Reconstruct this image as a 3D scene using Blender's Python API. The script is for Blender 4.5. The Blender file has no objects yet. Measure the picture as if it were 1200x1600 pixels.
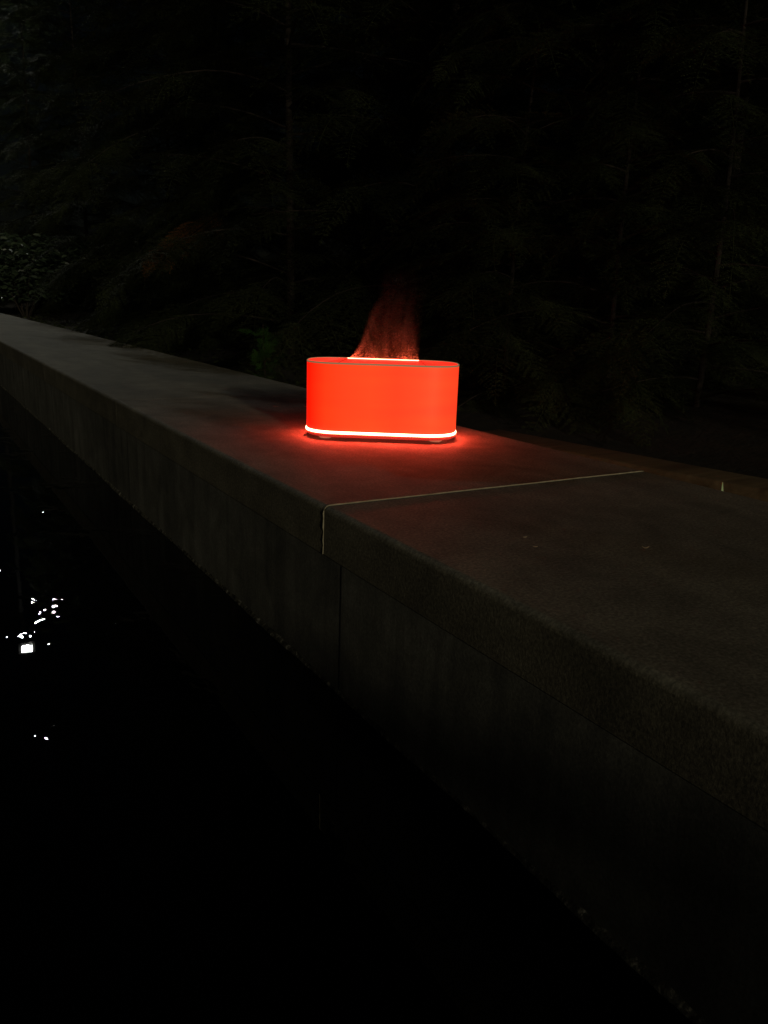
import bpy, bmesh, math, random
import numpy as np
from mathutils import Vector, Matrix

scene = bpy.context.scene
R = math.radians
# ------------------------------------------------------------------ camera
cam_d = bpy.data.cameras.new("camera")
cam = bpy.data.objects.new("camera", cam_d)
scene.collection.objects.link(cam)
scene.camera = cam
yaw, pitch, roll = R(31.106), R(14.651), R(1.919)
fw = Vector((math.sin(yaw)*math.cos(pitch), math.cos(yaw)*math.cos(pitch), -math.sin(pitch)))
rt = Vector((math.cos(yaw), -math.sin(yaw), 0))
up = rt.cross(fw)
rt2 = math.cos(roll)*rt + math.sin(roll)*up
up2 = -math.sin(roll)*rt + math.cos(roll)*up
CAM = Vector((-0.35114, 0.0, 0.2))
M = Matrix((( rt2.x, up2.x, -fw.x, CAM.x), (rt2.y, up2.y, -fw.y, CAM.y), (rt2.z, up2.z, -fw.z, CAM.z), (0, 0, 0, 1)))
cam.matrix_world = M
cam_d.sensor_fit = 'VERTICAL'
cam_d.sensor_height = 24.0
cam_d.lens = 24.0*1250/1600
cam_d.clip_start = 0.02
cam_d.clip_end = 500

# ------------------------------------------------------------------ world, sun, exposure
w = bpy.data.worlds.new("World"); scene.world = w; w.use_nodes = True
nt = w.node_tree; bg = nt.nodes['Background']
sky = nt.nodes.new('ShaderNodeTexSky'); sky.sky_type = 'NISHITA'; sky.sun_disc = False
SUN_EL, SUN_TO = R(10.5), R(7.6)          # elevation; heading the light travels to, from +Y towards +X
sky.sun_elevation = SUN_EL
sky.sun_rotation = SUN_TO + math.pi
nt.links.new(sky.outputs[0], bg.inputs[0]); bg.inputs[1].default_value = 0.0004
sd = bpy.data.lights.new("sun", 'SUN'); sun = bpy.data.objects.new("sun", sd); scene.collection.objects.link(sun)
sd.energy = 0.50; sd.angle = R(3.0); sd.color = (1.0, 0.90, 0.64)
tv = Vector((math.sin(SUN_TO)*math.cos(SUN_EL), math.cos(SUN_TO)*math.cos(SUN_EL), -math.sin(SUN_EL)))
sun.rotation_euler = tv.to_track_quat('-Z', 'Y').to_euler()
scene.render.engine = 'CYCLES'
scene.cycles.max_bounces = 5; scene.cycles.volume_bounces = 0; scene.cycles.volume_step_rate = 0.35; scene.cycles.transparent_max_bounces = 6
scene.view_settings.view_transform = 'Standard'
scene.view_settings.look = 'None'
scene.view_settings.exposure = 0.0
scene.view_settings.gamma = 1.0
scene.view_settings.use_curve_mapping = False
scene.render.resolution_x = 768; scene.render.resolution_y = 1024

# ------------------------------------------------------------------ helpers
col = scene.collection
def tag(o, label=None, cat=None, group=None, kind=None):
    if label: o['label'] = label
    if cat: o['category'] = cat
    if group: o['group'] = group
    if kind: o['kind'] = kind
    return o
def empty(name, loc=(0, 0, 0), rz=0.0):
    o = bpy.data.objects.new(name, None); col.objects.link(o)
    o.location = loc; o.rotation_euler = (0, 0, rz); o.empty_display_size = 0.05
    return o
def mesh_obj(name, verts, faces, mat, parent=None, smooth=False):
    me = bpy.data.meshes.new(name); me.from_pydata([tuple(v) for v in verts], [], faces); me.update()
    if smooth: me.polygons.foreach_set('use_smooth', [True]*len(me.polygons))
    o = bpy.data.objects.new(name, me); col.objects.link(o)
    if mat: me.materials.append(mat)
    if parent: o.parent = parent
    return o
def np_mesh(name, V, F, mats, smooth=False):
    """V (n,3), F list of (m,4) quads"""
    me = bpy.data.meshes.new(name)
    V = np.asarray(V, dtype=np.float32); F = np.asarray(F, dtype=np.int32)
    me.vertices.add(len(V)); me.vertices.foreach_set('co', V.ravel())
    me.loops.add(F.size); me.loops.foreach_set('vertex_index', F.ravel())
    me.polygons.add(len(F)); me.polygons.foreach_set('loop_start', np.arange(len(F), dtype=np.int32)*F.shape[1])
    if smooth: me.polygons.foreach_set('use_smooth', np.ones(len(F), dtype=bool))
    me.update(calc_edges=True); me.validate()
    for m in mats: me.materials.append(m)
    return me
def link(name, me, parent=None, loc=None):
    o = bpy.data.objects.new(name, me); col.objects.link(o)
    if parent: o.parent = parent
    if loc: o.location = loc
    return o
def bev_box(name, lo, hi, mat, parent=None, bev=0.004, seg=3, lower=None):
    bm = bmesh.new(); bmesh.ops.create_cube(bm, size=1.0)
    c = [(a+b)/2 for a, b in zip(lo, hi)]; s = [b-a for a, b in zip(lo, hi)]
    for v in bm.verts: v.co = Vector((v.co.x*s[0]+c[0], v.co.y*s[1]+c[1], v.co.z*s[2]+c[2]))
    if lower is None: ed = list(bm.edges)
    else: ed = [e for e in bm.edges if all(v.co.z > c[2] for v in e.verts) and abs(e.verts[0].co.x-e.verts[1].co.x) < 1e-6]
    if lower is not None:
        bmesh.ops.bevel(bm, geom=ed, offset=bev, segments=seg, profile=0.5, affect='EDGES')
        ed = [e for e in bm.edges if e.calc_face_angle(0) > .7]; bev = lower; seg = 2
    bmesh.ops.bevel(bm, geom=ed, offset=bev, segments=seg, profile=0.5, affect='EDGES')
    me = bpy.data.meshes.new(name); bm.to_mesh(me); bm.free()
    area = sorted((p.area for p in me.polygons), reverse=True)[5]   # the six faces of the block
    for p in me.polygons: p.use_smooth = p.area < area*.999
    me.materials.append(mat)
    wn = link(name, me, parent); md = wn.modifiers.new('normals', 'WEIGHTED_NORMAL'); md.keep_sharp = True; md.weight = 100
    return wn
def tube(path, radii, n=8):
    V = []; F = []
    P = [Vector(p) for p in path]
    for i, p in enumerate(P):
        d = (P[min(i+1, len(P)-1)] - P[max(i-1, 0)]).normalized()
        a = d.cross(Vector((0, 0, 1)) if abs(d.z) < .9 else Vector((1, 0, 0))).normalized(); b = d.cross(a)
        for k in range(n):
            t = 2*math.pi*k/n; V.append(p + (a*math.cos(t)+b*math.sin(t))*radii[i])
    for i in range(len(P)-1):
        for k in range(n):
            F.append((i*n+k, i*n+(k+1) % n, (i+1)*n+(k+1) % n, (i+1)*n+k))
    return V, F

# ------------------------------------------------------------------ materials
class N:
    def __init__(s, name):
        s.m = bpy.data.materials.new(name); s.m.use_nodes = True; s.t = s.m.node_tree
        s.b = s.t.nodes['Principled BSDF']; s.out = s.t.nodes['Material Output']
    def n(s, typ, **kw):
        x = s.t.nodes.new(typ)
        for k, v in kw.items():
            if k.startswith('i_'): x.inputs[k[2:]].default_value = v
            else: setattr(x, k, v)
        return x
    def l(s, a, b): s.t.links.new(a, b)
    def pos(s, scale=(1, 1, 1)):
        g = s.n('ShaderNodeNewGeometry'); mp = s.n('ShaderNodeMapping'); mp.inputs['Scale'].default_value = scale
        s.l(g.outputs['Position'], mp.inputs['Vector']); return mp.outputs[0]
    def noise(s, vec, scale, detail=4, rough=.55, dist=0):
        x = s.n('ShaderNodeTexNoise'); x.inputs['Scale'].default_value = scale; x.inputs['Detail'].default_value = detail
        x.inputs['Roughness'].default_value = rough; x.inputs['Distortion'].default_value = dist
        if vec is not None: s.l(vec, x.inputs['Vector'])
        return x.outputs['Fac']
    def ramp(s, fac, stops):
        x = s.n('ShaderNodeValToRGB'); cr = x.color_ramp
        while len(cr.elements) < len(stops): cr.elements.new(.5)
        for e, (p, c) in zip(cr.elements, stops):
            e.position = p; e.color = (c, c, c, 1) if isinstance(c, (int, float)) else (*c, 1)
        s.l(fac, x.inputs[0]); return x.outputs['Color']
    def mix(s, mode, a, b, f=1.0):
        x = s.n('ShaderNodeMix', data_type='RGBA', blend_type=mode)
        for sock, v in ((x.inputs[6], a), (x.inputs[7], b)):
            if isinstance(v, (tuple, list)): sock.default_value = (*v, 1)
            else: s.l(v, sock)
        if isinstance(f, (int, float)): x.inputs[0].default_value = f
        else: s.l(f, x.inputs[0])
        return x.outputs[2]
    def math(s, op, a, b=0.0, clamp=False):
        x = s.n('ShaderNodeMath', operation=op); x.use_clamp = clamp
        for sock, v in ((x.inputs[0], a), (x.inputs[1], b)):
            if isinstance(v, (int, float)): sock.default_value = v
            else: s.l(v, sock)
        return x.outputs[0]
    def bump(s, h, strength=.3, dist=.002, prev=None):
        x = s.n('ShaderNodeBump'); x.inputs['Strength'].default_value = strength; x.inputs['Distance'].default_value = dist
        s.l(h, x.inputs['Height'])
        if prev: s.l(prev, x.inputs['Normal'])
        return x.outputs[0]

def concrete(name, dark, light, streak):
    k = N(name); p = k.pos()
    big = k.noise(p, 3.2, 5, .6, .4)
    c = k.ramp(big, [(.30, dark), (.72, light)])
    mid = k.ramp(k.noise(p, 17, 6, .65, .6), [(.32, .66), (.62, 1.08)])
    c = k.mix('MULTIPLY', c, mid)
    fine = k.ramp(k.noise(p, 340, 4, .8), [(.36, .30), (.50, .90), (.66, 1.9)])
    c = k.mix('MULTIPLY', c, fine, .35 if streak else .65)
    if streak:
        st = k.noise(k.pos((24, 24, 2.0)), 1.0, 5, .6, .8)
        c = k.mix('MULTIPLY', c, k.ramp(st, [(.38, .6), (.60, 1.12)]), .7)
        wet = k.noise(k.pos((7, 7, 5)), 1.0, 4, .6)
        c = k.mix('MULTIPLY', c, k.ramp(wet, [(.40, .66), (.62, 1.0)]), .7)
    else:
        st = k.noise(k.pos((5, 1.1, 4)), 1.6, 5, .6, 1.2)    # soft bands of wear across the slabs
        c = k.mix('MULTIPLY', c, k.ramp(st, [(.36, .62), (.60, 1.08)]), .7)
        pits = k.n('ShaderNodeTexVoronoi', i_Scale=85.0); k.l(p, pits.inputs['Vector'])
        c = k.mix('MULTIPLY', c, k.ramp(pits.outputs['Distance'], [(.0, .45), (.10, 1.0)]), .5)
    oi = k.n('ShaderNodeObjectInfo')
    c = k.mix('MULTIPLY', c, k.ramp(oi.outputs['Random'], [(0, .93), (1, 1.04)]))
    k.l(c, k.b.inputs['Base Color'])
    k.b.inputs['Roughness'].default_value = .78
    n1 = k.bump(k.noise(p, 300, 4, .75), .16 if streak else .24, .0014)
    n2 = k.bump(k.noise(p, 40, 6, .6), .05, .0016, n1)
    k.l(n2, k.b.inputs['Normal'])
    return k.m
M_top = concrete('coping concrete', (.215, .195, .140), (.335, .308, .230), False)
M_face = concrete('wall concrete', (.185, .185, .160), (.35, .345, .30), True)

k = N('sealant'); p = k.pos()
c = k.ramp(k.noise(p, 90, 4), [(.3, (.36, .31, .20)), (.7, (.60, .54, .38))])
k.l(c, k.b.inputs['Base Color']); k.b.inputs['Roughness'].default_value = .7
k.l(k.bump(k.noise(p, 260, 3), .5, .001), k.b.inputs['Normal']); M_seal = k.m
k = N('joint mortar'); k.l(k.ramp(k.noise(k.pos(), 120, 4), [(.3, .09), (.7, .17)]), k.b.inputs['Base Color']); k.b.inputs['Roughness'].default_value = .9; M_mort = k.m

k = N('black water')
k.b.inputs['Base Color'].default_value = (.002, .0025, .003, 1)
k.b.inputs['Roughness'].default_value = .004; k.b.inputs['IOR'].default_value = 1.333
p = k.pos()
h1 = k.noise(k.pos((1, .8, 1)), 9.0, 2, .5, .3)
h2 = k.noise(k.pos((1.0, 1.0, 1)), 26.0, 3, .55, 1.2)
gate = k.ramp(k.noise(k.pos((1, .7, 1)), 11, 3, .6), [(.59, 0.010), (.80, 1.0)])
hh = k.math('ADD', k.math('MULTIPLY', h1, .05), k.math('MULTIPLY', k.math('MULTIPLY', h2, gate), .80))
k.l(k.bump(hh, 1.0, .0042), k.b.inputs['Normal']); M_water = k.m

k = N('soil'); p = k.pos()
c = k.ramp(k.noise(p, 14, 8, .7), [(.3, (.012, .010, .007)), (.55, (.035, .026, .016)), (.75, (.06, .045, .028))])
k.l(c, k.b.inputs['Base Color']); k.b.inputs['Roughness'].default_value = .95
k.l(k.bump(k.noise(p, 45, 8, .7), 1.0, .02), k.b.inputs['Normal']); M_soil = k.m

def foliage(name, a, b, rough=.75, spec=.12, trans=.25):
    k = N(name); g = k.n('ShaderNodeNewGeometry'); oi = k.n('ShaderNodeObjectInfo')
    c = k.ramp(g.outputs['Random Per Island'], [(0, a), (1, b)])
    tc = k.n('ShaderNodeTexCoord'); nz = k.noise(tc.outputs['Object'], 5, 3, .6)
    c = k.mix('MULTIPLY', c, k.ramp(nz, [(.35, .55), (.65, 1.3)]))
    c = k.mix('MULTIPLY', c, k.ramp(oi.outputs['Random'], [(0, .75), (1, 1.15)]))
    k.l(c, k.b.inputs['Base Color']); k.b.inputs['Roughness'].default_value = rough
    k.b.inputs['Specular IOR Level'].default_value = spec
    if trans:
        tr = k.n('ShaderNodeBsdfTranslucent'); k.l(c, tr.inputs['Color'])
        ms = k.n('ShaderNodeMixShader'); ms.inputs[0].default_value = trans
        k.l(k.b.outputs[0], ms.inputs[1]); k.l(tr.outputs[0], ms.inputs[2]); k.l(ms.outputs[0], k.out.inputs[0])
    return k.m
M_needle = foliage('conifer needles', (.027, .037, .014), (.064, .078, .031))
M_dead = foliage('dead needles', (.17, .075, .028), (.28, .13, .045))
M_fresh = foliage('fresh green fronds', (.035, .11, .015), (.07, .18, .035))
M_broad = foliage('glossy broad leaves', (.055, .085, .055), (.12, .17, .10), .24, 1.0, .35)
k = N('bark'); p = k.pos((30, 30, 4))
k.l(k.ramp(k.noise(p, 1.5, 6, .7, .5), [(.3, (.010, .007, .0055)), (.7, (.036, .026, .019))]), k.b.inputs['Base Color'])
k.b.inputs['Roughness'].default_value = .9; k.l(k.bump(k.noise(p, 2, 6, .7), .8, .004), k.b.inputs['Normal']); M_bark = k.m
k = N('weathered timber'); p = k.pos((3, 22, 22))
k.l(k.ramp(k.noise(p, 1.6, 6, .65, .8), [(.3, (.11, .075, .040)), (.7, (.25, .18, .095))]), k.b.inputs['Base Color'])
k.b.inputs['Roughness'].default_value = .8; k.l(k.bump(k.noise(p, 3, 6, .7), .5, .002), k.b.inputs['Normal']); M_wood = k.m
def plain(name, c, rough=.5, metal=0.0):
    k = N(name); p = k.pos()
    cc = k.ramp(k.noise(p, 60, 4), [(.3, tuple(x*.85 for x in c)), (.7, tuple(min(1, x*1.1) for x in c))])
    k.l(cc, k.b.inputs['Base Color']); k.b.inputs['Roughness'].default_value = rough; k.b.inputs['Metallic'].default_value = metal
    return k.m
def emitter(name, color, strength, base=(.5, .1, .05)):
    k = N(name); k.b.inputs['Base Color'].default_value = (*base, 1)
    k.b.inputs['Emission Color'].default_value = (*color, 1); k.b.inputs['Emission Strength'].default_value = strength
    k.b.inputs['Roughness'].default_value = .5
    return k
# the shade: a milky cover, inner light painted as emission, a little redder towards one end
k = emitter('glowing shade', (1, .06, .012), 1.03, (.22, .06, .04))
tc = k.n('ShaderNodeTexCoord'); sp = k.n('ShaderNodeSeparateXYZ'); k.l(tc.outputs['Object'], sp.inputs[0])
u = k.math('ADD', sp.outputs['X'], k.math('MULTIPLY', k.noise(tc.outputs['Object'], 14, 3), .012))
cu = k.ramp(k.math('MULTIPLY_ADD', u, 4.0), [(0.0, 0), (1, 1)])
mr = k.n('ShaderNodeMapRange'); mr.inputs['From Min'].default_value = -.113; mr.inputs['From Max'].default_value = .116
k.l(u, mr.inputs['Value'])
cc = k.ramp(mr.outputs[0], [(0.0, (1, .018, .010)), (.045, (1, .008, .0005)), (.16, (1, .040, .0045)), (.45, (1, .060, .008)), (.62, (1, .052, .008)), (.85, (1, .072, .014)), (1, (1, .055, .014))])
vz = k.ramp(k.noise(k.pos((3, 3, 26)), 1.0, 3), [(.3, .80), (.7, 1.16)])
hs = k.n('ShaderNodeSeparateColor'); k.l(cc, hs.inputs[0])
cb = k.n('ShaderNodeCombineColor'); k.l(hs.outputs[0], cb.inputs[0])
k.l(k.math('MULTIPLY', hs.outputs[1], vz), cb.inputs[1]); k.l(hs.outputs[2], cb.inputs[2])
k.l(cb.outputs[0], k.b.inputs['Emission Color']); M_shade = k.m
M_inner = emitter('lit inner lid', (1, .030, .014), 1.02, (.4, .1, .07)).m  # emission stands in for the light inside the lamp
M_crease_shade = emitter('lid crease shade', (1, .02, .01), .45, (.2, .03, .02)).m
M_ring = emitter('light ring', (1, .064, .034), 86.0, (.6, .2, .15)).m
M_slot = emitter('slot light', (1, .10, .06), 22.0, (.6, .2, .15)).m
M_rim = emitter('glowing rim', (1, .62, .30), .16, (.5, .4, .3)).m  # weak emission painted in for light passing through the rim
M_base_glow = emitter('base', (1, .05, .03), .40, (.45, .08, .06)).m  # base made to glow so the ground below reddens, in place of ring light
M_foot_glow = emitter('silicone foot', (1, .24, .12), .36, (.5, .25, .2)).m  # feet given their own glow in place of light from the ring

# ------------------------------------------------------------------ setting
WW = 0.4645; T = 0.0513; ZW = -0.190; YE = 8.8
xs = [0.20, 0.5, 1, 1.6, 2.4, 3.5, 5, 7, 10, 15, 25, 60, 200]
ys = [-200, -60, -20, -8, -3, -1, 0, .5, 1, 1.5, 2, 2.5, 3, 3.5, 4, 4.5, 5, 6, 7, 8, 10, 14, 20, 40, 100, 300]
rnd = random.Random(3)
V = []; F = []
for y in ys:
    for x in xs:
        z = -.11 + (0 if x < .6 else min(.10*(x-.6), 1.2) + rnd.uniform(-.03, .03))
        V.append((x, y, z))
nx = len(xs)
for j in range(len(ys)-1):
    for i in range(nx-1):
        F.append((j*nx+i, j*nx+i+1, (j+1)*nx+i+1, (j+1)*nx+i))
g = mesh_obj('ground', V, F, M_soil, smooth=True); tag(g, 'dark bare soil sloping up under the trees behind the wall', 'ground', kind='structure')
far = mesh_obj('far_ground', [(-200, YE+.45, -.10), (.2, YE+.45, -.10), (.2, 300, -.10), (-200, 300, -.10)], [(0, 1, 2, 3)], M_soil)
tag(far, 'dark bank beyond the end of the pool', 'ground', kind='structure')
water = mesh_obj('water', [(-60, -60, ZW), (.30, -60, ZW), (.30, YE+.2, ZW), (-60, YE+.2, ZW)], [(0, 1, 2, 3)], M_water)
tag(water, 'still black water reflecting a bright lamp', 'water', kind='structure')

# ---- the pool wall: coping slabs on recessed panels
wall = empty('pool_wall', (0, 0, ZW)); tag(wall, 'long low concrete wall with a smooth slab top running along the dark water', 'wall')
def inwall(o): o.location = (0, 0, -ZW); o.parent = wall; return o
joints = [-1.10, -.20, .6995, 1.605, 2.50, 3.40, 4.30, 5.20, 6.10, 7.00, 7.90, YE]
for a, b in zip(joints[:-1], joints[1:]):
    gap = .0009
    o = inwall(bev_box('coping_slab', (0, a+gap, -T), (WW, b-gap, 0), M_top, None, .006, 5, .0006))
o = inwall(bev_box('coping_slab', (-6, YE+.0016, -T), (WW, YE+.40, 0), M_top, None, .006, 5, .0006))
for jy in joints[1:-1]:
    if abs(jy-.6995) < .01: continue
    inwall(bev_box('joint_mortar', (.003, jy-.0022, -T+.002), (WW-.003, jy+.0022, -.0012), M_mort, None, .0005, 1))
# the pale sealant bead laid over the near joint: top, round the edge, down the face
path = [(-.0004, .6995, -.050+.0005*i) for i in (0,)]
path = []
for z in np.linspace(-.0505, -.0075, 10): path.append((-.0002 + .0002*math.sin(z*900), .6995 + .0002*math.sin(z*500), z))
for t in np.linspace(0, math.pi/2, 8)[1:-1]: path.append((.0068-.0070*math.cos(t), .6995, -.0068+.0070*math.sin(t)))
for x in np.linspace(.0072, WW-.004, 60): path.append((x, .6995+.00035*math.sin(x*41)+.0002*math.sin(x*133), .0001))
rad = [(.0005 if i < 6 else (.0008 if i < 16 else .0011))*(1+.12*math.sin(i*2.3)) for i in range(len(path))]
rad[0] = .0005; rad[-1] = .0005
V, F = tube(path, rad, 10)
o = inwall(mesh_obj('sealant_bead', V, F, M_seal, smooth=True)); tag(o, 'pale sealant line across the nearest joint')
pj = [-1.95, -1.08, -.21, .660, 1.530, 2.40, 3.27, 4.14, 5.01, 5.88, 6.75, 7.62, YE]
for a, b in zip(pj[:-1], pj[1:]):
    inwall(bev_box('wall_panel', (.0007, a+.0004, -.45), (WW-.012, b-.0004, -T+.0015), M_face, None, .0005, 2))
inwall(bev_box('wall_panel', (-6, YE+.008, -.45), (WW-.012, YE+.392, -T-.0012), M_face, None, .002, 2))
k = N('dark joint'); k.b.inputs['Base Color'].default_value = (.012, .012, .011, 1); k.b.inputs['Roughness'].default_value = .95; M_dj = k.m
for jy in pj[1:-1]:
    inwall(bev_box('joint_filler', (.0003, jy-.0005, -.44), (.05, jy+.0005, -T-.0004), M_dj, None, .0002, 1))
# wet lip at the waterline, flecked with pale specks
k = N('wet speckled crust'); p = k.pos()
k.l(k.ramp(k.noise(p, 90, 6, .7), [(.40, (.05, .048, .038)), (.56, (.16, .155, .12)), (.66, (.7, .68, .6))]), k.b.inputs['Base Color'])
k.l(k.ramp(k.noise(p, 130, 4, .6), [(.40, .12), (.65, .7)]), k.b.inputs['Roughness'])
k.l(k.bump(k.noise(p, 220, 5, .7), 1.0, .004), k.b.inputs['Normal']); M_crust = k.m
rnd = random.Random(8); V = []; F = []
ny = 900
for i in range(ny):
    y = -1 + (YE+1)*(i/(ny-1))
    o1 = .006*(math.sin(y*9)+math.sin(y*23+1)*.6)*.5 + rnd.uniform(-.0015, .0015)
    wdt = .005 + o1*.35
    h = rnd.uniform(-.0008, .0014)
    V += [(.0045, y, ZW+.008+h*2), (.0040-wdt*.3, y, ZW+.0060+h), (.0035-wdt*.75, y, ZW+.0035+h), (.004-wdt*1.1, y, ZW+.0015), (.004-wdt*1.2, y, ZW-.01)]
for i in range(ny-1):
    for q in range(4): F.append((i*5+q, i*5+q+1, (i+1)*5+q+1, (i+1)*5+q))
inwall(mesh_obj('waterline_lip', V, F, M_crust, smooth=True))

# ---- timber edging behind the wall
beam = empty('timber_beam', (.64, .84, -.11)); tag(beam, 'brown weathered timber beam lying on the soil behind the wall at right', 'beam')
A = Vector((.5875, .983, 0)); B = Vector((.643, .641, 0)); d = (B-A).normalized(); nrm = Vector((-d.y, d.x, 0))
if nrm.x < 0: nrm = -nrm
def beam_mesh(s0, s1, w_, z0, z1):
    bm = bmesh.new(); bmesh.ops.create_cube(bm, size=1.0)
    for v in bm.verts:
        s = s0 if v.co.x < 0 else s1; t = 0 if v.co.y < 0 else w_; z = z0 if v.co.z < 0 else z1
        q = A + d*s + nrm*t; v.co = Vector((q.x, q.y, z))
    bmesh.ops.recalc_face_normals(bm, faces=bm.faces)
    bmesh.ops.bevel(bm, geom=list(bm.edges), offset=.006, segments=4, profile=.5, affect='EDGES')
    me = bpy.data.meshes.new('beam'); bm.to_mesh(me); bm.free(); me.polygons.foreach_set('use_smooth', [True]*len(me.polygons)); me.materials.append(M_wood)
    return me
L1 = (B-A).length
o = link('beam_body', beam_mesh(-.22, L1+.012, .086, -.050, -.030)); o.parent = beam; o.location = (-.64, -.84, .11)

for s0 in (-.12, .24):
    q_ = A+d*s0+nrm*.030
    bm = bmesh.new(); bmesh.ops.create_cube(bm, size=1.0)
    for v in bm.verts: v.co = Vector((q_.x-.64, q_.y-.84, .11)) + d*(v.co.x*.05) + nrm*((v.co.y+.5)*.05) + Vector((0, 0, -.135+(v.co.z+.5)*.0845))
    bmesh.ops.recalc_face_normals(bm, faces=bm.faces); bmesh.ops.bevel(bm, geom=list(bm.edges), offset=.004, segments=2, affect='EDGES')
    me = bpy.data.meshes.new('support_block'); bm.to_mesh(me); bm.free(); me.materials.append(M_wood); link('support_block', me, beam)
# ------------------------------------------------------------------ the oval mist lamp
LL, DD, HH = .2292, .1190, .1143
lamp = empty('mist_lamp', (.2765, 1.0575, 0), -.5600)
tag(lamp, 'glowing orange red oval flame diffuser lamp standing on the concrete wall', 'lamp')
NA = 28
def se(c): return math.copysign(abs(c)**.78, c)      # ends a little squarer than a half circle
def stad(off, z, straight=10):
    r = DD/2+off; s = (LL-DD)/2; P = []
    for i in range(NA+1):
        a = -math.pi/2+math.pi*i/NA; P.append((s+r*se(math.cos(a)), r*se(math.sin(a)), z))
    for i in range(1, straight): P.append((s-2*s*i/straight, r, z))
    for i in range(NA+1):
        a = math.pi/2+math.pi*i/NA; P.append((-s+r*se(math.cos(a)), r*se(math.sin(a)), z))
    for i in range(1, straight): P.append((-s+2*s*i/straight, -r, z))
    return P
def loft(name, prof, mat, cap0=False, cap1=False):
    V = []; F = []; n = len(stad(0, 0))
    for off, z in prof: V += stad(off, z)
    for j in range(len(prof)-1):
        for i in range(n): F.append((j*n+i, j*n+(i+1) % n, (j+1)*n+(i+1) % n, (j+1)*n+i))
    if cap0: F.append(tuple(range(n))[::-1])
    if cap1: F.append(tuple((len(prof)-1)*n+i for i in range(n)))
    o = mesh_obj(name, V, F, mat, lamp, smooth=True)
    try: o.data.set_sharp_from_angle(angle=R(35))
    except Exception: pass
    return o
loft('shade', [(-.001, .0139), (-.0002, .0141), (0, .0147), (0, HH*.35), (0, HH*.7), (0, HH-.0024)], M_shade)
loft('rim', [(.0002, HH-.0024), (.0003, HH-.0004), (-.0003, HH), (-.0010, HH-.0001), (-.0014, HH-.0008)], M_rim)
loft('inner_wall', [(-.0014, HH-.0008), (-.0018, HH-.004), (-.0022, HH-.0085)], M_inner)
# lid: rises from the stadium outline to a long ridge that carries the mist slot
sl = .0535; zr = HH+.0022
V = []; F = []
P0 = stad(-.0021, HH-.0085); n = len(P0)
for t in (0, .35, .7, 1.0):
    for (x, y, z) in P0:
        rx = max(-sl, min(sl, x)); ry = .0012*(1 if y > 0 else -1)
        V.append((x+(rx-x)*t, y+(ry-y)*t, z+(zr-z)*(t**.9)))
for j in range(3):
    for i in range(n): F.append((j*n+i, j*n+(i+1) % n, (j+1)*n+(i+1) % n, (j+1)*n+i))
lid = mesh_obj('lid', V, F, M_inner, lamp, smooth=True)
for sx in (-1, 1):
    for sy in (-1, 1):
        a = Vector((sx*sl, sy*.002, zr+.0004)); b = Vector((sx*(sl+.020), sy*(DD/2-.006), HH-.0065))
        V, F = tube([a, a.lerp(b, .33)+Vector((0, 0, .0004)), a.lerp(b, .66)+Vector((0, 0, .0004)), b], [.0004, .0005, .0005, .0004], 6)
        o = mesh_obj('crease_shade', V, F, M_crease_shade, lid, smooth=True)  # dark strip standing in for crease shading on the evenly glowing lid
bm = bmesh.new(); bmesh.ops.create_cube(bm, size=1.0)
for v in bm.verts: v.co = Vector((v.co.x*2*(sl+.001), v.co.y*.0026, zr+.0002+(v.co.z+.5)*.0011))
bmesh.ops.bevel(bm, geom=list(bm.edges), offset=.0004, segments=2, affect='EDGES')
me = bpy.data.meshes.new('slot_light'); bm.to_mesh(me); bm.free(); me.materials.append(M_slot)
link('slot_light', me, lamp)
ld = bpy.data.lights.new('slot_lamp', 'AREA'); ld.shape = 'RECTANGLE'; ld.size = 2*sl; ld.size_y = .004; ld.energy = .072; ld.color = (1, .10, .028)
lo = bpy.data.objects.new('slot_lamp', ld); col.objects.link(lo); lo.parent = lamp; lo.location = (0, 0, zr+.0019); lo.rotation_euler = (math.pi, 0, 0)
loft('light_ring', [(-.002, .0106), (.0004, .0106), (.0010, .0112), (.0012, .0122), (.0009, .0133), (.0002, .0139), (-.001, .0139)], M_ring)
loft('base', [(-.006, .0050), (-.0020, .0050), (-.0002, .0064), (.0008, .0098), (-.001, .0103), (-.004, .0103)], M_base_glow, True, True)
for sx in (-1, 1):
    for sy in (-1, 1):
        bm = bmesh.new(); bmesh.ops.create_cone(bm, cap_ends=True, segments=28, radius1=.0095, radius2=.0120, depth=.0066)
        bmesh.ops.translate(bm, verts=bm.verts, vec=(sx*.083, sy*.0300, .0034))
        bmesh.ops.bevel(bm, geom=[e for e in bm.edges if e.calc_face_angle(0) > .7], offset=.001, segments=2, affect='EDGES')
        me = bpy.data.meshes.new('foot'); bm.to_mesh(me); bm.free(); me.materials.append(M_foot_glow)
        link('foot', me, lamp)

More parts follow.
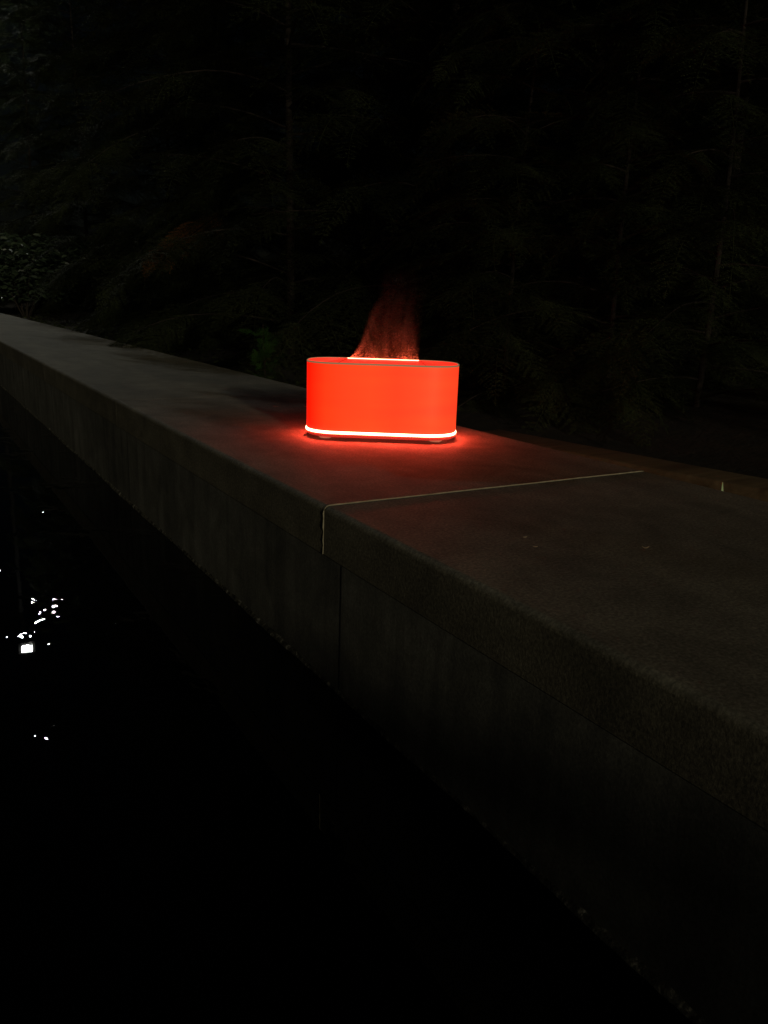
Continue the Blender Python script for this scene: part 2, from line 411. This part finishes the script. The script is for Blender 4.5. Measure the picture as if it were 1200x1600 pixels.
# ---- mist rising from the slot
k = N('mist'); k.t.nodes.remove(k.b)
tc = k.n('ShaderNodeTexCoord'); sp = k.n('ShaderNodeSeparateXYZ'); k.l(tc.outputs['Object'], sp.inputs[0])
wn = k.n('ShaderNodeTexNoise'); wn.inputs['Scale'].default_value = 16; wn.inputs['Detail'].default_value = 3; k.l(tc.outputs['Object'], wn.inputs['Vector'])
wsep = k.n('ShaderNodeSeparateColor'); k.l(wn.outputs['Color'], wsep.inputs[0])
Z = sp.outputs['Z']
amp = k.math('MULTIPLY', Z, .32)
X = k.math('ADD', sp.outputs['X'], k.math('MULTIPLY', k.math('SUBTRACT', wsep.outputs[0], .5), amp))
Y = k.math('ADD', sp.outputs['Y'], k.math('MULTIPLY', k.math('SUBTRACT', wsep.outputs[1], .5), amp))
def curve(sock, pts):
    x = k.n('ShaderNodeFloatCurve'); cm = x.mapping; c = cm.curves[0]
    while len(c.points) < len(pts): c.points.new(.5, .5)
    for q, (a, b) in zip(c.points, pts): q.location = (a, b)
    cm.update(); k.l(sock, x.inputs['Value']); return x.outputs[0]
zn = k.math('DIVIDE', Z, .16)
xl = k.math('SUBTRACT', k.math('MULTIPLY', curve(zn, [(0, .26), (.08, .36), (.42, .56), (.7, .69), (1, .74)]), .1), .078)
xr = k.math('SUBTRACT', k.math('MULTIPLY', curve(zn, [(0, .50), (.4, .49), (.7, .54), (1, .60)]), .1), -.0025)
def sstep(v, a, b):
    m = k.n('ShaderNodeMapRange', interpolation_type='SMOOTHSTEP'); m.inputs['From Min'].default_value = a; m.inputs['From Max'].default_value = b
    k.l(v, m.inputs['Value']); return m.outputs[0]
soft = .004
sw = k.math('MULTIPLY_ADD', Z, .17); sw.node.inputs[2].default_value = .004
ml = sstep(k.math('DIVIDE', k.math('SUBTRACT', X, xl), sw), -.1, 1.0)
mrr = sstep(k.math('DIVIDE', k.math('SUBTRACT', xr, X), sw), -.6, 1.2)
yy = k.math('ABSOLUTE', Y)
thick = k.math('MULTIPLY_ADD', Z, .10); thick.node.inputs[2].default_value = .0035
my = sstep(k.math('SUBTRACT', thick, yy), 0, .004)
top = k.math('POWER', k.math('SUBTRACT', 1.0, k.math('DIVIDE', Z, .155, True)), 2.7)
edge = k.math('MULTIPLY_ADD', k.math('SUBTRACT', 1.0, sstep(k.math('SUBTRACT', X, xl), .0, .016)), 1.3); edge.node.inputs[2].default_value = .6
mp = k.n('ShaderNodeMapping'); mp.inputs['Scale'].default_value = (1.5, 1.5, .55); k.l(tc.outputs['Object'], mp.inputs['Vector'])
nz = k.noise(mp.outputs[0], 34, 2, .5, .8)
wisps = sstep(nz, .16, .80)
den = k.math('MULTIPLY', k.math('MULTIPLY', ml, mrr), k.math('MULTIPLY', my, top))
den = k.math('MULTIPLY', den, k.math('MULTIPLY', edge, wisps))
den = k.math('MULTIPLY', den, 34.0)
vs = k.n('ShaderNodeVolumePrincipled'); vs.inputs['Color'].default_value = (.97, .95, .93, 1); vs.inputs['Anisotropy'].default_value = .0
k.l(den, vs.inputs['Density']); k.l(vs.outputs[0], k.out.inputs['Volume'])
M_mist = k.m
try: M_mist.cycles.volume_step_rate = 0.3; M_mist.cycles.volume_sampling = 'EQUIANGULAR'
except Exception as e: print('mist', e)
V = []; F = []
prof = [(0, -.058, .056, .006), (.02, -.052, .060, .010), (.06, -.040, .064, .018), (.11, -.030, .068, .026), (.155, -.024, .066, .028)]
for z, a, b, h in prof:
    V += [(a, -h, z), (b, -h, z), (b, h, z), (a, h, z)]
for j in range(4):
    for i in range(4): F.append((j*4+i, j*4+(i+1) % 4, (j+1)*4+(i+1) % 4, (j+1)*4+i))
F.append((3, 2, 1, 0)); F.append((16, 17, 18, 19))
mist = mesh_obj('mist', V, F, M_mist)
mist.location = (lamp.location.x, lamp.location.y, zr+.0022); mist.rotation_euler = (0, 0, lamp.rotation_euler.z)
tag(mist, 'thin wispy mist lit red like a flame rising from the slot of the lamp', 'mist', kind='stuff')

# ------------------------------------------------------------------ lamp post beyond the pool end (its light is mirrored in the water)
az = R(5.54); DP = 14.0
PX, PY, PZ = CAM.x+DP*math.sin(az), DP*math.cos(az), DP*math.tan(R(22.91))-.39-.19
post = empty('lamp_post', (PX, PY+.35, -.11)); tag(post, 'slim dark lamp post with one white floodlight head beyond the end of the wall', 'lamp post')
M_metal = plain('dark painted metal', (.008, .008, .009), .9)
V, F = tube([(0, 0, 0), (0, 0, 1.2), (0, 0, PZ+.45)], [.045, .038, .03], 16); mesh_obj('pole', V, F, M_metal, post, True)
V, F = tube([(0, 0, PZ+.40), (0, -.12, PZ+.38), (0, -.30, PZ+.20)], [.02, .018, .018], 10); mesh_obj('bracket', V, F, M_metal, post, True)
aim = (Vector((-.1, 2.0, -.2))-Vector((PX, PY, PZ))).normalized()
q = aim.to_track_quat('-Z', 'Y')
def head_box(name, s, off, mat, bev):
    bm = bmesh.new(); bmesh.ops.create_cube(bm, size=1.0)
    for v in bm.verts: v.co = Vector((v.co.x*s[0], v.co.y*s[1], v.co.z*s[2]+off))
    bmesh.ops.bevel(bm, geom=list(bm.edges), offset=bev, segments=2, affect='EDGES')
    for v in bm.verts: v.co = q @ v.co + Vector((0, -.35, PZ+.11))
    me = bpy.data.meshes.new(name); bm.to_mesh(me); bm.free(); me.materials.append(mat)
    return link(name, me, post)
head = head_box('floodlight', (.29, .20, .06), .045, M_metal, .008)
kk = emitter('floodlight led', (.98, 1.0, .90), 1300.0, (.8, .8, .8))
led = head_box('led_panel', (.155, .085, .008), .012, kk.m, .002); led.parent = head

# ------------------------------------------------------------------ conifers
def quat_frames(dirs, ups):
    f = dirs/np.linalg.norm(dirs, axis=1, keepdims=True)
    s = np.cross(f, ups); s /= np.maximum(np.linalg.norm(s, axis=1, keepdims=True), 1e-6)
    u_ = np.cross(s, f)
    return f, s, u_
def spray_template(rng, L=.28, ang=52, step=.017, nstep=.0062, nl=.0115, nw=.0017):
    """flat feathery frond along +X, normal +Z; needles as narrow quads"""
    quads = []
    def twig(p0, dirv, length, droop):
        m = max(3, int(length/nstep)); d = dirv/np.linalg.norm(dirv)
        pts = [p0]; 
        for i in range(m):
            d2 = d + np.array([.012*i, 0, -droop*i/m]); d2 /= np.linalg.norm(d2); pts.append(pts[-1]+d2*nstep)
        pts = np.array(pts)
        wv = .0007
        nn = np.array([0, 0, 1.0]); sd = np.cross(nn, d); sd /= np.linalg.norm(sd)
        quads.append([pts[0]-sd*wv, pts[len(pts)//2]-sd*wv*.8, pts[len(pts)//2]+sd*wv*.8, pts[0]+sd*wv])
        quads.append([pts[len(pts)//2]-sd*wv*.8, pts[-1]-sd*wv*.3, pts[-1]+sd*wv*.3, pts[len(pts)//2]+sd*wv*.8])
        for i in range(1, len(pts)):
            t = i/len(pts); l = nl*(1-.5*t)*rng.uniform(.75, 1.15)
            for sgn in (-1, 1):
                a = rng.uniform(.75, 1.15)
                nd = d*math.cos(a)+sd*sgn*math.sin(a)+nn*rng.uniform(-.25, .3); nd /= np.linalg.norm(nd)
                wd = np.cross(nd, nn+sd*rng.uniform(-.5, .5)); wd /= np.linalg.norm(wd)
                b = pts[i]; quads.append([b, b+nd*l*.5-wd*nw, b+nd*l, b+nd*l*.5+wd*nw])
    m = int(L/step); p = np.array([0., 0, 0]); d = np.array([1., 0, 0]); 
    for i in range(m):
        t = i/m
        d = d+np.array([0, rng.uniform(-.03, .03), -.030]); d /= np.linalg.norm(d); 
        pn = p+d*step
        sd = np.array([0, 1, 0]); w0 = .0014*(1-t*.7)
        quads.append([p-sd*w0, pn-sd*w0*.95, pn+sd*w0*.95, p+sd*w0])
        ln = .115*(min(1, (t+.12)*3.0))*(1-t)**.8+.018
        for sgn in (-1, 1):
            if rng.random() < .1: continue
            a = math.radians(ang)*rng.uniform(.85, 1.15)
            twig(p.copy(), np.array([math.cos(a), sgn*math.sin(a), rng.uniform(-.15, .1)]), ln*rng.uniform(.65, 1.1), rng.uniform(.1, .5))
        p = pn
    twig(p, d, .03, .2)
    return np.array(quads, dtype=np.float32).reshape(-1, 3)
def place(tmpl, pos, dirs, ups, scl):
    f, s, u_ = quat_frames(dirs, ups)
    out = []
    for i in range(len(pos)):
        t = tmpl[i % len(tmpl)]
        B = np.stack([f[i], s[i], u_[i]])*scl[i]
        out.append(t@B+pos[i])
    return np.concatenate(out)
rng = np.random.default_rng(11)
sprays = [spray_template(rng) for _ in range(5)]
sprays_lite = [spray_template(rng, nstep=.010, nl=.017, nw=.0026) for _ in range(3)]
def conifer(seed, height, reach, nlimb, templates, lowest=.02, droop=.35):
    r = np.random.default_rng(seed)
    tp = []
    bx, by = r.uniform(-.05, .05, 2)
    for i in range(13):
        t = i/12; tp.append((bx*math.sin(t*4), by*math.sin(t*3+1)-by*math.sin(1), t*height))
    rad = [.017*height/3.2*(1-t/12.6)+.002 for t in range(13)]
    V, F = tube(tp, rad, 10); V = [tuple(v) for v in V]; F = list(F)
    pos = []; dirs = []; ups = []; scl = []
    for i in range(nlimb):
        t = lowest+(1-lowest)*((i+r.uniform(0, .8))/nlimb)**1.0
        z = t*height; a = i*2.399+r.uniform(-.4, .4)
        ln = reach*((1-t)**.75)*r.uniform(.55, 1.1)+.10
        k_ = max(6, int(ln/.075)); x0 = np.interp(z, [p_[2] for p_ in tp], [p_[0] for p_ in tp]); y0 = np.interp(z, [p_[2] for p_ in tp], [p_[1] for p_ in tp])
        p = np.array([x0, y0, z]); d = np.array([math.cos(a), math.sin(a), r.uniform(.15, .5)])
        pts = [p.copy()]
        for j in range(k_):
            d = d+np.array([r.uniform(-.08, .08), r.uniform(-.08, .08), -droop*r.uniform(.1, .3)]); d /= np.linalg.norm(d)
            p = p+d*ln/k_; pts.append(p.copy())
            if j >= 0:
                side = np.cross(d, [0, 0, 1.]); side /= np.linalg.norm(side)
                for sg in (-1, 1):
                    if r.random() < .06: continue
                    dd = d*r.uniform(.5, 1.0)+side*sg*r.uniform(.6, 1.0)+np.array([0, 0, r.uniform(-.45, .1)])
                    pos.append(p.copy()); dirs.append(dd); ups.append(np.array([r.uniform(-.4, .4), r.uniform(-.4, .4), 1.])); scl.append(r.uniform(.6, 1.25))
        pos.append(p.copy()); dirs.append(d+np.array([0, 0, -.2])); ups.append(np.array([0, 0.2, 1.])); scl.append(r.uniform(.9, 1.3))
        v2, f2 = tube(pts, [.0040*(1-j/(len(pts)))+.0010 for j in range(len(pts))], 5)
        off = len(V); V += [tuple(v) for v in v2]; F += [tuple(q_+off for q_ in f_) for f_ in f2]
    q4 = place(templates, np.array(pos), np.array(dirs), np.array(ups), np.array(scl))
    crown = np_mesh('crown', q4, np.arange(len(q4)).reshape(-1, 4), [M_needle])
    trunk = np_mesh('trunk', np.array([tuple(v) for v in V]), np.array(F), [M_bark], True)
    return trunk, crown
kinds = [conifer(1, 3.4, .80, 84, sprays), conifer(2, 3.0, .70, 70, sprays, .05, .45), conifer(5, 4.4, 1.15, 96, sprays_lite), conifer(7, 2.2, .60, 56, sprays, .03, .5)]
GT = 'dark conifers behind the wall'
def at(px, py, dist):
    """world point at horizontal distance dist along the view ray of a photo pixel"""
    v = fw*1250+rt2*(px-600)-up2*(py-800)
    s = dist/math.hypot(v.x, v.y); return CAM+v*s
tree_list = [
    # px, dist, kind, rot, scale, label
    (455, 3.3, 1, .6, 1.0, 'slender conifer with a thin bare trunk rising just left of the glowing lamp'),
    (270, 5.7, 3, 2.0, 1.15, 'dark conifer standing between the far shrub and the rust brown dead branch'),
    (690, 3.1, 0, 4.1, 1.0, 'feathery dark conifer directly behind the mist and the right half of the lamp'),
    (900, 3.0, 1, 1.2, 1.08, 'conifer with hanging feathery boughs standing behind the near joint of the wall'),
    (1120, 3.1, 0, 4.0, .95, 'dark conifer standing behind the timber beam at the right edge'),
    (560, 4.6, 2, .3, 1.0, 'taller conifer in the second row seen above the mist'),
    (800, 4.5, 2, 1.9, .95, 'tall second row conifer between the two feathery front conifers'),
    (1020, 4.2, 2, 3.3, 1.0, 'tall back row conifer reaching the top of the view at upper right'),
    (350, 5.6, 2, 2.7, 1.05, 'tall back row conifer left of the slender bare trunk'),
    (140, 10.5, 2, 4.4, .95, 'tall conifer behind the shiny broad leaved shrub at far left'),
    (1260, 3.6, 2, 5.7, .95, 'tall dark conifer mostly cut off by the right edge of the view'),
    (60, 12.5, 2, 1.1, 1.0, 'farthest conifer, faintly lit blue green at the left edge'),
    (345, 4.5, 3, 3.6, .72, 'low conifer behind the far part of the wall with a drooping rust brown dead branch'),
    (800, 2.30, 3, .9, .60, 'small low conifer right behind the wall to the right of the lamp'),
    (965, 2.25, 3, 2.2, .62, 'low conifer with boughs reaching down behind the dark timber beam'),
    (1110, 2.2, 3, 4.9, .66, 'low bushy conifer behind the end of the timber beam at far right'),
]
troots = []
for (px, dist, kd, rz, sc, lab) in tree_list:
    v = at(px, 455, dist); root = empty('conifer_tree', (v.x, v.y, -.11+max(0, min(.10*(v.x-.6), 1.2))-.04), rz); root.scale = (sc,)*3
    tag(root, lab, 'tree', GT)
    link('trunk', kinds[kd][0], root); link('crown', kinds[kd][1], root); troots.append(root)
# the rust brown dead bough of the second conifer
v0 = at(305, 345, 4.05); v1 = at(262, 372, 3.95); v2 = at(236, 398, 3.9)
pts = [np.array(at(338, 332, 4.35)), np.array(v0), np.array(at(285, 352, 4.0)), np.array(v1), np.array(v2)]
pos = []; dirs = []; ups = []; scl = []; r = np.random.default_rng(4)
for i in range(1, 5):
    dd = pts[i]-pts[i-1]
    for j in range(4):
        pos.append(pts[i-1]+dd*(j/4)); dirs.append(dd/np.linalg.norm(dd)*.6+np.array([r.uniform(-.5, .5), r.uniform(-.5, .5), -1.0])); ups.append(-np.array(fw)+r.uniform(-.3, .3, 3)); scl.append(r.uniform(.35, .62))
q4 = place(sprays, np.array(pos), np.array(dirs), np.array(ups), np.array(scl))
inv = np.array(Matrix.LocRotScale(troots[12].location, troots[12].rotation_euler, troots[12].scale).inverted())
q4 = q4@inv[:3, :3].T+inv[:3, 3]
me = np_mesh('dead_branch', q4, np.arange(len(q4)).reshape(-1, 4), [M_dead]); o = link('dead_branch', me, troots[12]); tag(o, 'rust brown dead drooping bough')

# ---- small bright seedling behind the wall
c = at(412, 585, 2.32); sd_ = empty('seedling', (c.x, c.y, -.11)); tag(sd_, 'small bright green feathery seedling peeping over the wall left of the lamp', 'plant')
r = np.random.default_rng(6); pos = []; dirs = []; ups = []; scl = []
for i in range(26):
    a = r.uniform(0, 6.28); pos.append(np.array([r.uniform(-.03, .03), r.uniform(-.03, .03), r.uniform(.06, .22)])); dirs.append(np.array([math.cos(a)*.7, math.sin(a)*.7, r.uniform(.1, 1.0)])); ups.append(r.uniform(-1, 1, 3)); scl.append(r.uniform(.14, .30))
q4 = place(sprays, np.array(pos), np.array(dirs), np.array(ups), np.array(scl))
link('fronds', np_mesh('fronds', q4, np.arange(len(q4)).reshape(-1, 4), [M_fresh]), sd_)
V, F = tube([(0, 0, 0), (.004, 0, .1), (0, .004, .24)], [.004, .003, .001], 6); mesh_obj('stem', V, F, M_bark, sd_, True)

# ---- shiny broad leaved shrub at the far left
def leaf_quads(r, n, box, size, pref):
    out = []
    for i in range(n):
        while True:
            q_ = r.uniform(-1, 1, 3)
            if np.dot(q_, q_) < 1 and np.dot(q_, q_) > .12: break
        p = q_*box
        a = r.uniform(0, 6.28); d = np.array([math.cos(a), math.sin(a), r.uniform(-.6, .3)]); d /= np.linalg.norm(d)
        u_ = pref+r.normal(0, .38, 3); u_ /= np.linalg.norm(u_); s = np.cross(d, u_); s /= np.linalg.norm(s); u2 = np.cross(s, d)
        l = size*r.uniform(.6, 1.3); wv = l*.26
        b = p; m1 = p+d*l*.35+u2*l*.05; m2 = p+d*l*.75+u2*l*.03; tip = p+d*l-u2*l*.06
        out += [b, m1-s*wv+u2*wv*.25, m2-s*wv*.7+u2*wv*.2, tip, b, tip, m2+s*wv*.7+u2*wv*.2, m1+s*wv+u2*wv*.25]
    return np.array(out)
r = np.random.default_rng(9)
sh = at(36, 430, 9.9); shrub = empty('broadleaf_shrub', (sh.x, sh.y, -.11)); tag(shrub, 'low broad leaved shrub at far left with glossy leaves catching white light', 'shrub')
q4 = leaf_quads(r, 3800, np.array([1.35, .40, .36]), .085, np.array([0, -.45, 1.0]))+np.array([.25, 0, .55])
link('foliage', np_mesh('foliage', q4, np.arange(len(q4)).reshape(-1, 4), [M_broad]), shrub)
Vs = []; Fs = []
for i in range(9):
    a = i*.7; V, F = tube([(0.02*math.cos(a), .02*math.sin(a), 0), (.2*math.cos(a), .12*math.sin(a), .4), (.5*math.cos(a), .24*math.sin(a), .70)], [.008, .006, .003], 6)
    off = len(Vs); Vs += V; Fs += [tuple(x+off for x in f_) for f_ in F]
mesh_obj('stems', Vs, Fs, M_bark, shrub, True)

# ---- ivy / ground leaves tucked behind the wall: uncountable
r = np.random.default_rng(21); out = []
for i in range(1500):
    y = r.uniform(2.0, 8.6); x = WW+.03+abs(r.normal(0, .22)); z = -.10+r.uniform(0, .06)+max(0, .1*(x-.6))
    out.append(leaf_quads(r, 1, np.array([.01, .01, .01]), .028, np.array([0, -.2, 1.0]))+np.array([x, y, z]))
q4 = np.concatenate(out)
o = link('ground_cover', np_mesh('ground_cover', q4, np.arange(len(q4)).reshape(-1, 4), [M_needle])); tag(o, 'low dark leaves and litter on the soil behind the wall', 'ground cover', kind='stuff')

# ---- small things on the wall
M_leafA = plain('dry pale leaf', (.78, .66, .42), .6); M_leafG = plain('pale green leaf', (.62, .80, .42), .5)
def small_leaf(px, py, ln, wd, rz, lab, mat, curl=.25, nm='fallen_leaf', grp='tiny fallen leaves on the wall'):
    v = at(px, py, 1.0); dirv = v-CAM; s = -CAM.z/dirv.z; p_ = CAM+dirv*s
    V = []; F = []
    for i in range(9):
        t = i/8; w_ = wd*math.sin(math.pi*min(.98, max(.03, t)))**.8; z = .0012+curl*ln*(t-.5)**2*1.5+.0004
        V += [(ln*(t-.5), -w_/2, z+wd*.12), (ln*(t-.5), 0, z), (ln*(t-.5), w_/2, z+wd*.12)]
    for i in range(8):
        for q_ in range(2): F.append((i*3+q_, i*3+q_+1, i*3+q_+4, i*3+q_+3))
    o = mesh_obj(nm, V, F, mat, smooth=True); md = o.modifiers.new('s', 'SOLIDIFY'); md.thickness = .0003
    o.location = (p_.x, p_.y, .0004); o.rotation_euler = (0, 0, rz); tag(o, lab, 'leaf', grp); return o
small_leaf(1008, 860, .0065, .0022, -.50, 'tiny curled pale leaf alone on the near slab at right', M_leafA, .6)
small_leaf(820, 843, .0045, .0016, -.2, 'tiny pale leaf scrap, left one of two on the near slab below the pale joint', M_leafA)
small_leaf(836, 858, .0042, .0018, -.7, 'tiny pale leaf scrap, right one of two on the near slab below the pale joint', M_leafA)
small_leaf(431, 637, .010, .0022, -.45, 'thin pale leaf lying in the shadow left of the lamp', M_leafA, .2)
small_leaf(478, 637, .009, .0020, -.3, 'thin pale leaf touching the left side of the lamp', M_leafA, .2)
# upright pale green blade between wall and beam
v = at(1135, 768, 1.0); dirv = v-CAM; s = (-.004-CAM.z)/dirv.z; p_ = CAM+dirv*s
print('blade at', p_)
V = []; F = []
for i in range(10):
    t = i/9; z = -.10+.107*t; wv = .0034*(1-t)**.25+.0008; lean = -.006*t*t
    V += [(lean-wv*.5, 0, z), (lean, .0006, z), (lean+wv*.5, 0, z)]
for i in range(9):
    for q_ in range(2): F.append((i*3+q_, i*3+q_+1, i*3+q_+4, i*3+q_+3))
bl = mesh_obj('grass_blade', V, F, M_leafG, smooth=True); md = bl.modifiers.new('s', 'SOLIDIFY'); md.thickness = .0003
bl.location = (max(p_.x, WW+.004), p_.y, 0); bl.rotation_euler = (0, 0, -yaw); tag(bl, 'single pale green grass blade standing up in the gap between wall and timber beam', 'grass blade')

# ------------------------------------------------------------------ shrub added out of view behind the viewer to shade the near end from the low light
r = np.random.default_rng(33)
os_ = empty('added_shade_shrub', (.80, -1.15, -.11)); tag(os_, 'dense leafy shrub added out of view behind the viewer to shade the wall', 'shrub')
q4 = leaf_quads(r, 1700, np.array([.78, .26, .22]), .060, np.array([0, -.4, 1.0]))+np.array([-.55, 0, .135])
link('foliage', np_mesh('foliage', q4, np.arange(len(q4)).reshape(-1, 4), [M_broad]), os_)
V, F = tube([(0, 0, 0), (-.15, 0, .2), (-.7, .02, .24)], [.016, .012, .006], 8); mesh_obj('stem', V, F, M_bark, os_, True)
